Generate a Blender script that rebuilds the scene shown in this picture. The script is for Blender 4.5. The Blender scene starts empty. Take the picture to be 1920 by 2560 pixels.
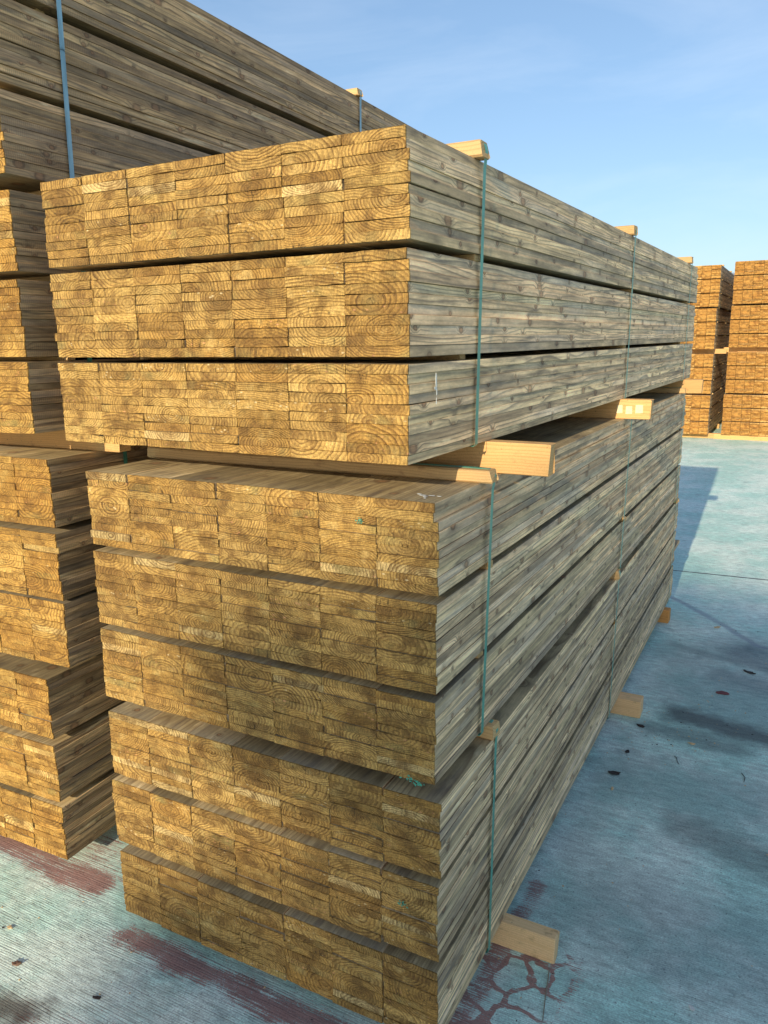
import bpy, bmesh, math, random
from mathutils import Vector, Matrix

random.seed(7)
D = bpy.data
S = bpy.context.scene
C = S.collection
W = 1.015            # seven boards of 145 mm
NC, NR = 7, 10
BW, BH, BL = 0.145, 0.0200, 3.70

# ------------------------------------------------------------------ objects
def tag(o, label=None, cat=None, group=None, kind=None):
    for k, v in (('label', label), ('category', cat), ('group', group), ('kind', kind)):
        if v: o[k] = v
    return o

def empty(name, loc=(0, 0, 0), rz=0, parent=None):
    o = D.objects.new(name, None); C.objects.link(o)
    o.location = loc; o.rotation_euler = (0, 0, rz); o.parent = parent
    o.empty_display_size = .1
    return o

def link(name, me, parent=None, loc=(0, 0, 0), rot=(0, 0, 0), scale=None):
    o = D.objects.new(name, me); C.objects.link(o); o.parent = parent
    o.location = loc; o.rotation_euler = rot
    if scale: o.scale = scale
    return o

def mesh_from(name, verts, faces, mats, fmat=None, smooth=False):
    me = D.meshes.new(name); me.from_pydata([tuple(v) for v in verts], [], faces)
    for m in mats: me.materials.append(m)
    if fmat:
        for p, i in zip(me.polygons, fmat): p.material_index = i
    if smooth:
        for p in me.polygons: p.use_smooth = True
    bm = bmesh.new(); bm.from_mesh(me); bmesh.ops.recalc_face_normals(bm, faces=bm.faces[:]); bm.to_mesh(me); bm.free()
    return me

# ------------------------------------------------------------------ node helper
class NT:
    def __init__(s, name):
        s.m = D.materials.new(name); s.m.use_nodes = True
        s.t = s.m.node_tree; s.t.nodes.clear()
        s.out = s.n('ShaderNodeOutputMaterial'); s.b = s.n('ShaderNodeBsdfPrincipled')
        s.t.links.new(s.b.outputs[0], s.out.inputs[0])
    def n(s, typ, **kw):
        nd = s.t.nodes.new(typ)
        for k, v in kw.items(): setattr(nd, k, v)
        return nd
    def set(s, sock, v):
        if v is None: return
        if hasattr(v, 'is_linked') or hasattr(v, 'links'): s.t.links.new(v, sock)
        else: sock.default_value = v
    def math(s, op, a, b=None, c=None, clamp=False):
        nd = s.n('ShaderNodeMath', operation=op, use_clamp=clamp)
        for i, v in enumerate((a, b, c)): s.set(nd.inputs[i], v)
        return nd.outputs[0]
    def vm(s, op, a, b=None, scale=None):
        nd = s.n('ShaderNodeVectorMath', operation=op)
        s.set(nd.inputs[0], a); s.set(nd.inputs[1], b)
        if scale is not None: s.set(nd.inputs['Scale'], scale)
        return nd.outputs['Value'] if op in ('LENGTH', 'DOT_PRODUCT', 'DISTANCE') else nd.outputs['Vector']
    def comb(s, x, y, z):
        nd = s.n('ShaderNodeCombineXYZ')
        for i, v in enumerate((x, y, z)): s.set(nd.inputs[i], v)
        return nd.outputs[0]
    def sep(s, v):
        nd = s.n('ShaderNodeSeparateXYZ'); s.set(nd.inputs[0], v); return nd.outputs[0], nd.outputs[1], nd.outputs[2]
    def noise(s, v, scale=5, detail=2, rough=.5, dist=0, col=False):
        nd = s.n('ShaderNodeTexNoise'); s.set(nd.inputs['Vector'], v)
        nd.inputs['Scale'].default_value = scale; nd.inputs['Detail'].default_value = detail
        nd.inputs['Roughness'].default_value = rough; nd.inputs['Distortion'].default_value = dist
        return nd.outputs['Color'] if col else nd.outputs['Fac']
    def white(s, w):
        nd = s.n('ShaderNodeTexWhiteNoise', noise_dimensions='1D'); s.set(nd.inputs['W'], w)
        return s.sep(nd.outputs['Color'])
    def rng(s, v, a, b, c=0., d=1., smooth=False):
        nd = s.n('ShaderNodeMapRange', interpolation_type='SMOOTHSTEP' if smooth else 'LINEAR')
        for i, x in enumerate((v, a, b, c, d)): s.set(nd.inputs[i], x)
        return nd.outputs[0]
    def ramp(s, v, stops, interp='LINEAR'):
        nd = s.n('ShaderNodeValToRGB'); s.set(nd.inputs[0], v); r = nd.color_ramp; r.interpolation = interp
        while len(r.elements) > 1: r.elements.remove(r.elements[-1])
        for i, (p, c) in enumerate(stops):
            e = r.elements[0] if i == 0 else r.elements.new(p)
            e.position = p; e.color = (*c, 1) if len(c) == 3 else c
        return nd.outputs[0]
    def mix(s, f, a, b, blend='MIX'):
        nd = s.n('ShaderNodeMix', data_type='RGBA', blend_type=blend)
        s.set(nd.inputs[0], f)
        for i, v in ((6, a), (7, b)):
            s.set(nd.inputs[i], (*v, 1) if isinstance(v, tuple) and len(v) == 3 else v)
        return nd.outputs[2]
    def gray(s, v):
        return s.comb(v, v, v)
    def finish(s, col, rough=.8, bump=None, strength=.3, dist=.001, spec=.3):
        s.set(s.b.inputs['Base Color'], (*col, 1) if isinstance(col, tuple) and len(col) == 3 else col)
        s.set(s.b.inputs['Roughness'], rough)
        s.b.inputs['Specular IOR Level'].default_value = spec
        if bump is not None:
            nd = s.n('ShaderNodeBump'); nd.inputs['Strength'].default_value = strength; nd.inputs['Distance'].default_value = dist
            s.set(nd.inputs['Height'], bump); s.t.links.new(nd.outputs[0], s.b.inputs['Normal'])
        return s.m

def wood_end(name, tint=(1, 1, 1), island=False):
    """Rough-sawn end grain. Neighbouring boards of one log share a pith, so the rings run on from board to board:
    the object colour carries pith x, pith z, the log's seed and the board's tone."""
    k = NT(name)
    P = k.n('ShaderNodeTexCoord').outputs['Object']
    x, y, z = k.sep(P)
    if island:
        B = k.n('ShaderNodeNewGeometry').outputs['Random Per Island']
        R = B
        px, pz, _ = k.white(k.math('MULTIPLY', R, 411.)); tone = k.math('FRACT', k.math('MULTIPLY', R, 87.))
        x = k.math('MODULO', x, BW); z = k.math('MODULO', z, BH)
    else:
        oi = k.n('ShaderNodeObjectInfo'); B = oi.outputs['Random']
        px, pz, R = k.sep(oi.outputs['Color']); tone = oi.outputs['Alpha']
    a, b, c = k.white(k.math('MULTIPLY', R, 913.7)); d, e, g = k.white(k.math('MULTIPLY_ADD', R, 517.3, 31.))
    h, i_, j = k.white(k.math('MULTIPLY_ADD', B, 271.9, 77.))
    dx = k.math('SUBTRACT', x, k.math('MULTIPLY', px, BW))
    dz = k.math('SUBTRACT', z, k.math('MULTIPLY_ADD', pz, .24, -.12))
    Q = k.comb(k.math('MULTIPLY_ADD', R, 37., dx), k.math('MULTIPLY', B, .004), k.math('MULTIPLY_ADD', R, 53., dz))      # runs through the whole log
    QB = k.comb(k.math('MULTIPLY_ADD', B, 71., x), 0., k.math('MULTIPLY_ADD', B, 29., z))                               # belongs to one board
    wob = k.noise(Q, 20, 2, .5)
    ang = k.noise(k.vm('NORMALIZE', k.comb(dx, R, dz)), 2.4, 1)
    r = k.math('SQRT', k.math('ADD', k.math('MULTIPLY', dx, dx), k.math('MULTIPLY', k.math('MULTIPLY', dz, dz), k.math('MULTIPLY_ADD', c, 3.2, 1.5))))
    r = k.math('ADD', r, k.math('MULTIPLY', k.math('SUBTRACT', wob, .5), .016))
    r = k.math('MULTIPLY', r, k.math('MULTIPLY_ADD', ang, .36, .82))
    r = k.math('ADD', r, k.math('MULTIPLY', h, .0012))
    sp = k.math('MULTIPLY_ADD', k.math('MULTIPLY', b, b), .0062, .0070)
    q = k.math('DIVIDE', r, sp)
    ph = k.math('FRACT', q)
    wn = k.n('ShaderNodeTexWhiteNoise', noise_dimensions='1D'); k.set(wn.inputs['W'], k.math('ADD', k.math('FLOOR', q), k.math('MULTIPLY', R, 33.)))
    late = k.ramp(ph, [(0, (.04,) * 3), (.30, (.12,) * 3), (.62, (.62,) * 3), (.84, (1,) * 3), (.94, (.75,) * 3), (1, (.04,) * 3)])
    lt = k.math('MULTIPLY', late, k.math('MULTIPLY', k.math('MULTIPLY_ADD', k.noise(Q, 26, 2), 1.1, .35), k.math('MULTIPLY_ADD', wn.outputs['Value'], .7, .55)), clamp=True)
    early = k.mix(d, (.505, .314, .092), (.378, .210, .049))
    early = k.mix(k.math('GREATER_THAN', i_, .95), early, (.60, .42, .17))
    col = k.mix(k.math('MULTIPLY', lt, k.math('MULTIPLY_ADD', g, .22, .68)), early, (.105, .044, .0085))
    # dark heart round the pith and treated, dirty patches: larger than a board
    heart = k.math('MULTIPLY', k.rng(r, .010, .062, 1, 0, True), k.math('MULTIPLY_ADD', e, .55, .05))
    col = k.mix(heart, col, (.165, .082, .020))
    bl = k.noise(Q, 13, 4, .62)
    col = k.mix(k.math('MULTIPLY', k.rng(bl, .46, .64, 0, 1, True), .74), col, (.150, .074, .017))
    col = k.mix(k.math('MULTIPLY', k.rng(bl, .44, .30, 0, 1, True), .40), col, (.58, .40, .145))
    gz = k.rng(k.noise(QB, 10, 3), .52, .74, 0, 1, True)
    col = k.mix(k.math('MULTIPLY', gz, k.math('MULTIPLY', j, .5)), col, (.27, .235, .085))
    # knots and resin cut by the saw
    vo = k.n('ShaderNodeTexVoronoi'); k.set(vo.inputs['Vector'], k.comb(k.math('MULTIPLY_ADD', B, 91., k.math('MULTIPLY', x, 9.)), B, k.math('MULTIPLY', z, 20.)))
    kn = k.math('MULTIPLY', k.rng(k.math('ADD', vo.outputs['Distance'], k.math('MULTIPLY', k.math('SUBTRACT', wob, .5), .3)), .05, .22, 1, 0, True), k.math('GREATER_THAN', j, .80))
    col = k.mix(k.math('MULTIPLY', kn, .8), col, k.mix(k.math('GREATER_THAN', h, .5), (.50, .235, .11), (.60, .46, .25)))
    fine = k.noise(QB, 250, 3, .75)
    fz = k.noise(k.comb(k.math('MULTIPLY_ADD', B, 3., x), B, k.math('MULTIPLY', z, .30)), 260, 2, .6)
    cr = k.noise(QB, 95, 3, .7)
    val = k.math('MULTIPLY', k.math('MULTIPLY_ADD', fine, 1.9, .06), k.math('MULTIPLY_ADD', fz, .8, .60))
    val = k.math('MULTIPLY', val, k.math('MULTIPLY_ADD', cr, 1.3, .35))
    val = k.math('MULTIPLY', val, k.math('MULTIPLY_ADD', tone, .30, .75))
    # hairline checks
    ckn = k.noise(k.comb(k.math('MULTIPLY_ADD', B, 17., k.math('MULTIPLY', x, 60.)), B, k.math('MULTIPLY', z, 12.)), 1, 1)
    chk = k.math('MULTIPLY', k.rng(k.math('ABSOLUTE', k.math('SUBTRACT', ckn, .5)), .0, .012, 1, 0), k.math('GREATER_THAN', i_, .72))
    val = k.math('MULTIPLY', val, k.math('MULTIPLY_ADD', chk, -.7, 1.))
    col = k.mix(1., col, k.gray(val), 'MULTIPLY')
    if tint != (1, 1, 1): col = k.mix(1., col, tint, 'MULTIPLY')
    hgt = k.math('ADD', k.math('MULTIPLY', fine, .9), k.math('MULTIPLY', lt, .6))
    hgt = k.math('ADD', k.math('ADD', hgt, k.math('MULTIPLY', fz, .6)), k.math('MULTIPLY', cr, .8))
    return k.finish(col, .72, hgt, .7, .0026, .3)

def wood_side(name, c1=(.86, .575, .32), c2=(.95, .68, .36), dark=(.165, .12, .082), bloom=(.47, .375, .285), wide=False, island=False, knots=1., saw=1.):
    """Weathered, pressure-treated long face: drawn-out grain, edge knots, band-saw marks."""
    k = NT(name)
    P = k.n('ShaderNodeTexCoord').outputs['Object']
    if island: R = k.n('ShaderNodeNewGeometry').outputs['Random Per Island']
    else: R = k.n('ShaderNodeObjectInfo').outputs['Random']
    a, b, c = k.white(k.math('MULTIPLY_ADD', R, 613.7, 3.)); d, e, g = k.white(k.math('MULTIPLY_ADD', R, 417.3, 51.))
    x, y, z = k.sep(P)
    ro = k.math('MULTIPLY', R, 61.)
    yy = k.math('ADD', y, ro)
    # knots first: the grain flows round them
    vo = k.n('ShaderNodeTexVoronoi', voronoi_dimensions='1D'); vo.inputs['Randomness'].default_value = .9; vo.inputs['Scale'].default_value = 1.; k.set(vo.inputs['W'], k.math('MULTIPLY_ADD', y, 4.0, k.math('MULTIPLY', R, 97.)))
    kr, kg, kb = k.sep(vo.outputs['Color'])
    cross = k.math('MULTIPLY', k.math('SUBTRACT', x, k.math('MULTIPLY', kr, .145)), 4.) if wide else k.math('MULTIPLY', k.math('SUBTRACT', z, k.math('MULTIPLY_ADD', kr, .032, -.006)), 5.4)
    kd = k.math('SQRT', k.math('MULTIPLY_ADD', cross, cross, k.math('MULTIPLY', vo.outputs['Distance'], vo.outputs['Distance'])))
    kd = k.math('ADD', kd, k.math('MULTIPLY', k.math('SUBTRACT', k.noise(k.comb(k.math('MULTIPLY', x, 70.), k.math('MULTIPLY', yy, 70.), k.math('MULTIPLY', z, 70.)), 1, 2), .5), .035))
    kd = k.math('DIVIDE', kd, k.math('MULTIPLY_ADD', k.math('MULTIPLY', kg, kg), 1.0, .42))
    kd = k.math('ADD', kd, k.math('GREATER_THAN', kb, .74))
    halo = k.rng(kd, .03, .17, 1, 0, True)
    bend = k.math('MULTIPLY', halo, .012)
    wav = k.noise(k.comb(ro, k.math('MULTIPLY', y, 1.3), R), 1., 2)
    dz = k.math('ADD', k.math('SUBTRACT', z, k.math('MULTIPLY_ADD', a, .10, -.05)), k.math('MULTIPLY_ADD', wav, .075, bend))
    dx = k.math('ADD', k.math('SUBTRACT', x, k.math('MULTIPLY', b, .145)), k.math('MULTIPLY', wav, .03))
    r = k.math('SQRT', k.math('ADD', k.math('MULTIPLY', dx, dx), k.math('MULTIPLY', dz, dz)))
    r = k.math('ADD', r, k.math('MULTIPLY', k.noise(k.comb(k.math('MULTIPLY', x, 14.), k.math('MULTIPLY', yy, 1.7), k.math('MULTIPLY', z, 24.)), 1, 2), .008))
    ph = k.math('FRACT', k.math('DIVIDE', r, k.math('MULTIPLY_ADD', c, .006, .0065)))
    line = k.ramp(ph, [(0, (.1,) * 3), (.5, (.2,) * 3), (.85, (1,) * 3), (1, (.1,) * 3)])
    st = k.noise(k.comb(k.math('MULTIPLY_ADD', x, 90., ro), k.math('MULTIPLY', yy, 1.9), k.math('MULTIPLY', z, 120.)), 1, 3, .6)
    st2 = k.noise(k.comb(k.math('MULTIPLY_ADD', x, 26., ro), k.math('MULTIPLY', yy, 5.), k.math('MULTIPLY', z, 40.)), 1, 3, .6)
    col = k.mix(d, c1, c2)
    col = k.mix(k.math('MULTIPLY', k.rng(st, .40, .68, 0, 1, True), .50), col, dark)
    col = k.mix(k.math('MULTIPLY', line, k.math('MULTIPLY_ADD', g, .5, .35)), col, dark)
    col = k.mix(k.math('MULTIPLY', k.rng(st2, .52, .74, 0, 1, True), .70), col, (.135, .10, .074))
    col = k.mix(k.math('MULTIPLY', k.rng(st2, .40, .26, 0, 1, True), .55), col, (.88, .70, .42))
    # tone drifts along each board in hand-length patches
    pt = k.noise(k.comb(ro, k.math('MULTIPLY', yy, 3.6), k.math('MULTIPLY', z, 24.)), 1, 3, .55)
    pt2 = k.noise(k.comb(k.math('ADD', ro, 9.), k.math('MULTIPLY', yy, 9.), k.math('MULTIPLY', z, 38.)), 1, 2, .5)
    big = k.noise(k.comb(ro, k.math('MULTIPLY', yy, 1.1), R), 1, 2)
    # grey-blue bloom of the treatment on some boards
    col = k.mix(k.math('MULTIPLY', k.rng(big, .45, .68, 0, 1, True), .50), col, bloom)
    if knots:
        kmask = k.rng(kd, .05, .074, 1, 0, True)
        core = k.rng(kd, .02, .05, 1, 0, True)
        kc = k.mix(core, (.15, .078, .038), (.36, .18, .085))
        col = k.mix(k.math('MULTIPLY', k.rng(kd, .06, .15, 1, 0, True), .28), col, (.16, .115, .075))
        col = k.mix(k.math('MULTIPLY', k.math('MULTIPLY', kmask, .9 * knots), k.rng(kr, .0, 1., .45, 1.)), col, kc)
    sm = k.math('SINE', k.math('MULTIPLY', k.math('ADD', y, k.math('MULTIPLY', k.noise(k.comb(0., k.math('MULTIPLY', yy, 6.), k.math('MULTIPLY', z, 14.)), 1, 1), .012)), 6.2832 / .0062))
    smk = k.math('MULTIPLY', k.rng(e, .35, .6, .15, 1), k.rng(k.noise(k.comb(ro, k.math('MULTIPLY', yy, 3.), k.math('MULTIPLY', z, 30.)), 1, 1), .35, .6, .2, 1))
    sw = k.math('MULTIPLY', sm, smk)
    fine = k.noise(k.comb(k.math('MULTIPLY', x, 260.), k.math('MULTIPLY', yy, 60.), k.math('MULTIPLY', z, 260.)), 1, 2, .6)
    val = k.math('MULTIPLY', k.math('MULTIPLY_ADD', sw, .10 * saw, 1.), k.math('MULTIPLY_ADD', fine, .5, .75))
    val = k.math('MULTIPLY', val, k.math('MULTIPLY_ADD', g, .78, .62))
    val = k.math('MULTIPLY', val, k.math('MULTIPLY', k.rng(pt, .30, .70, .76, 1.22, True), k.rng(pt2, .30, .70, .86, 1.10, True)))
    col = k.mix(1., col, k.gray(val), 'MULTIPLY')
    hgt = k.math('ADD', k.math('MULTIPLY', sw, .35 * saw), k.math('ADD', k.math('MULTIPLY', st, .8), k.math('MULTIPLY', fine, .4)))
    return k.finish(col, .66, hgt, .5, .0011, .35)

def fresh_wood(name, base=(.64, .385, .155), line=(.42, .205, .06)):
    """Untreated softwood of bearers and battens; grain runs along x."""
    k = NT(name)
    P = k.n('ShaderNodeTexCoord').outputs['Object']; R = k.n('ShaderNodeObjectInfo').outputs['Random']
    x, y, z = k.sep(P); ro = k.math('MULTIPLY', R, 41.)
    a, b, c = k.white(k.math('MULTIPLY', R, 313.))
    wav = k.noise(k.comb(k.math('MULTIPLY_ADD', x, 3.5, ro), k.math('MULTIPLY', y, 9.), k.math('MULTIPLY', z, 9.)), 1, 2)
    dz = k.math('MULTIPLY_ADD', wav, .035, k.math('SUBTRACT', z, k.math('MULTIPLY_ADD', a, .2, -.06)))
    r = k.math('SQRT', k.math('ADD', k.math('MULTIPLY', y, y), k.math('MULTIPLY', dz, dz)))
    ph = k.math('FRACT', k.math('DIVIDE', r, .0065))
    ln = k.ramp(ph, [(0, (.05,) * 3), (.55, (.2,) * 3), (.86, (1,) * 3), (1, (.05,) * 3)])
    st = k.noise(k.comb(k.math('MULTIPLY_ADD', x, 5., ro), k.math('MULTIPLY', y, 160.), k.math('MULTIPLY', z, 160.)), 1, 3)
    col = k.mix(k.math('MULTIPLY', ln, .55), base, line)
    col = k.mix(k.rng(st, .5, .75, 0, .35, True), col, line)
    dirt = k.noise(k.comb(k.math('MULTIPLY_ADD', x, 22., ro), k.math('MULTIPLY', y, 30.), k.math('MULTIPLY', z, 30.)), 1, 4, .65)
    col = k.mix(k.rng(dirt, .56, .74, 0, .5, True), col, (.26, .14, .06))
    sp = k.noise(k.comb(k.math('ADD', x, ro), y, z), 150, 1)
    col = k.mix(k.rng(sp, .74, .80, 0, .8, True), col, (.10, .06, .04))
    fine = k.noise(P, 500, 2)
    col = k.mix(1., col, k.gray(k.math('MULTIPLY', k.math('MULTIPLY_ADD', fine, .5, .75), k.math('MULTIPLY_ADD', b, .3, .82))), 'MULTIPLY')
    return k.finish(col, .72, k.math('ADD', st, fine), .3, .0008, .3)

M_END = wood_end('treated_end_grain')
M_SIDE = wood_side('treated_long_face')
M_TOP = wood_side('treated_wide_face', (.46, .35, .185), (.53, .405, .215), (.18, .12, .06), (.31, .275, .215), wide=True, saw=.5)
M_ENDL = wood_end('treated_end_grain_left', (1.08, 1.02, .86))
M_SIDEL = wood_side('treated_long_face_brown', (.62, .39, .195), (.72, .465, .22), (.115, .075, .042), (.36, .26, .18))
M_ENDF = wood_end('treated_end_grain_far', (1.22, 1.03, .82), island=True)
M_SIDEF = wood_side('treated_long_face_far', island=True, knots=.5, saw=.3)
M_FRESH = fresh_wood('fresh_softwood')
M_BATTEN = fresh_wood('rough_batten_wood', (.60, .39, .175), (.36, .20, .075))

def strap_mat(name, col):
    k = NT(name)
    P = k.n('ShaderNodeTexCoord').outputs['Object']
    x, y, z = k.sep(P)
    rib = k.math('SINE', k.math('MULTIPLY', k.math('ADD', y, k.math('MULTIPLY', z, 1.)), 6.2832 / .0035))
    n = k.noise(k.comb(k.math('MULTIPLY', x, 20.), k.math('MULTIPLY', y, 60.), k.math('MULTIPLY', z, 9.)), 1, 3)
    c = k.mix(k.rng(n, .35, .7), tuple(v * .8 for v in col), tuple(min(1, v * 1.2) for v in col))
    return k.finish(c, .38, rib, .25, .0003, .5)
M_STRAP = strap_mat('green_plastic_strap', (.09, .31, .22))
M_STRAPB = strap_mat('blue_plastic_strap', (.25, .43, .52))

def flat_mat(name, col, rough=.7, var=.25, scale=120):
    k = NT(name)
    P = k.n('ShaderNodeTexCoord').outputs['Object']
    n = k.noise(P, scale, 3, .6)
    c = k.mix(n, tuple(v * (1 - var) for v in col), tuple(min(1, v * (1 + var)) for v in col))
    return k.finish(c, rough, n, .3, .0006)

# ------------------------------------------------------------------ board meshes
def board_mesh(seed, mats, length=BL):
    rnd = random.Random(seed)
    w, h = BW - .0006, BH - .00022
    pts = []
    nb = 9
    wane = rnd.random() < .16
    wx = rnd.choice((0, 1)); wt = rnd.choice((0, 1)); wd = rnd.uniform(.0008, .0028); wl = rnd.uniform(.03, .07)
    cb = .0009
    for i in range(nb + 1): pts.append([min(max(w * i / nb, cb), w - cb), 0, 0, -1])
    for zz in (cb, h / 2, h - cb): pts.append([w, zz, 1, 0])
    for i in range(nb, -1, -1): pts.append([min(max(w * i / nb, cb), w - cb), h, 0, 1])
    for zz in (h - cb, h / 2, cb): pts.append([0, zz, -1, 0])
    n = len(pts)
    amp = [rnd.gauss(0, .00022) for _ in pts]
    def ring(y, inset, jy, jr, wn):
        out = []
        for i, (x, z, nx, nz) in enumerate(pts):
            x2 = x - nx * inset + nx * amp[i] * .4; z2 = z - nz * inset + nz * amp[i]
            if wn and wane:
                dxe = (x if wx == 0 else w - x)
                if dxe < wl and ((z > h / 2) == bool(wt)):
                    z2 += (-1 if wt else 1) * wd * (1 - dxe / wl)
            x2 += rnd.gauss(0, jr) * (1 if nx else .3); z2 += rnd.gauss(0, jr) * (1 if nz else .3)
            out.append((x2, y + rnd.gauss(0, jy), z2))
        return out
    rings = [ring(0, .0004, .0006, .00018, True), ring(.003, .0001, .0003, .0001, True), ring(.35, .0001, 0, .00005, False),
             ring(length - .003, .0001, 0, 0, False), ring(length, .0008, .0005, .0002, False)]
    V = [p for r in rings for p in r]; F = []; FM = []
    for k in range(len(rings) - 1):
        for i in range(n):
            j = (i + 1) % n
            F.append((k * n + i, k * n + j, (k + 1) * n + j, (k + 1) * n + i)); FM.append(1 if k == 0 else (2 if (abs(pts[i][3]) and abs(pts[j][3])) else 0))
    F.append(tuple(range(n))); FM.append(1)
    F.append(tuple((len(rings) - 1) * n + i for i in range(n))); FM.append(1)
    return mesh_from('board', V, F, mats, FM)

def simple_boards(cols, rows, width, length, mats, seed, pz, gap=.0003, jy=.004):
    """Many plain boards in one mesh (only for what is too far or out of view)."""
    rnd = random.Random(seed); V = []; F = []; FM = []
    for c in cols:
        for r in rows:
            x0, x1 = c * BW + gap + rnd.gauss(0, .0006), (c + 1) * BW - gap + rnd.gauss(0, .0006)
            z0, z1 = r * pz + .00012, (r + 1) * pz - .00012
            y0 = rnd.gauss(0, jy); y1 = length + rnd.gauss(0, jy)
            b = len(V)
            V += [(x0, y0, z0), (x1, y0, z0), (x1, y0, z1), (x0, y0, z1), (x0, y1, z0), (x1, y1, z0), (x1, y1, z1), (x0, y1, z1)]
            for f, m in (((0, 1, 2, 3), 1), ((5, 4, 7, 6), 1), ((1, 5, 6, 2), 0), ((4, 0, 3, 7), 0), ((3, 2, 6, 7), 0), ((0, 4, 5, 1), 0)):
                F.append(tuple(b + i for i in f)); FM.append(m)
    return mesh_from('board', V, F, mats, FM)

BOARDS = [board_mesh(100 + i, (M_SIDE, M_END, M_TOP)) for i in range(14)]
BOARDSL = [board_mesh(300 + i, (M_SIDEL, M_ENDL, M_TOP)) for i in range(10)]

def block_mesh(name, sx, sy, sz, mat, seed=0, cham=.003, rough=.0018, cut=0.):
    """Sawn timber along x from 0 to sx, centred on y, bottom at z=0, with broken arrises and a slightly crooked cut end."""
    rnd = random.Random(seed)
    prof = [(-sy / 2 + cham, 0), (sy / 2 - cham, 0), (sy / 2, cham), (sy / 2, sz - cham), (sy / 2 - cham, sz), (-sy / 2 + cham, sz), (-sy / 2, sz - cham), (-sy / 2, cham)]
    V = []; n = len(prof); xs = [0, .004, sx * .33, sx * .66, sx - .004, sx]
    for i, xx in enumerate(xs):
        end = i in (0, len(xs) - 1)
        for (y, z) in prof:
            s = .96 if end else 1.
            kx = (cut * (z / sz - .5)) if i >= len(xs) - 2 else 0
            V.append((xx + kx + (rnd.gauss(0, rough) if end else 0), y * s + rnd.gauss(0, rough * .4), sz / 2 + (z - sz / 2) * s + (rnd.gauss(0, rough * .3) if 0 < i < 5 and False else 0)))
    F = []
    for a in range(len(xs) - 1):
        for i in range(n):
            j = (i + 1) % n; F.append((a * n + i, a * n + j, (a + 1) * n + j, (a + 1) * n + i))
    F.append(tuple(range(n))); F.append(tuple((len(xs) - 1) * n + i for i in range(n)))
    return mesh_from(name, V, F, [mat])

def strap_mesh(path, width, mat, lean=0., th=.0011):
    """Flat plastic band round a closed (x, z) path; width runs along y."""
    n = len(path); V = []; F = []
    cx = sum(p[0] for p in path) / n; cz = sum(p[1] for p in path) / n
    for (x, z) in path:
        d = Vector((x - cx, 0, z - cz)); d = Vector((math.copysign(1, d.x) if abs(d.x) > W * .45 else 0, 0, math.copysign(1, d.z) if abs(d.x) < W * .49 else 0))
        if d.length: d.normalize()
        yo = lean * (z - cz)
        for dy, t in ((-width / 2, 0), (width / 2, 0), (width / 2, th), (-width / 2, th)):
            V.append((x + d.x * t, yo + dy, z + d.z * t))
    for i in range(n):
        j = (i + 1) % n
        for q in range(4):
            r = (q + 1) % 4
            F.append((i * 4 + q, i * 4 + r, j * 4 + r, j * 4 + q))
    return mesh_from('strap', V, F, [mat])

def strap_path(zb, zt, top, over=.010, left=-.004):
    """Under the boards, up the far side, over the batten on top, down the near side."""
    R = W + .0035
    return [(left - .002, zb - .0012), (R - .004, zb - .0012), (R, zb + .004), (R + .0005, zb + .06), (W + over * .8, zt - .02),
            (W + over + .001, zt + top * .45), (W + over - .003, zt + top * .86), (W + over - .014, zt + top + .0005), (W - .05, zt + top + .0012), (.05, zt + top + .0012), (left - over + .014, zt + top + .0005),
            (left - over, zt + top * .7), (left - .004, zt - .02), (left - .003, zb + .004)]

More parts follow.
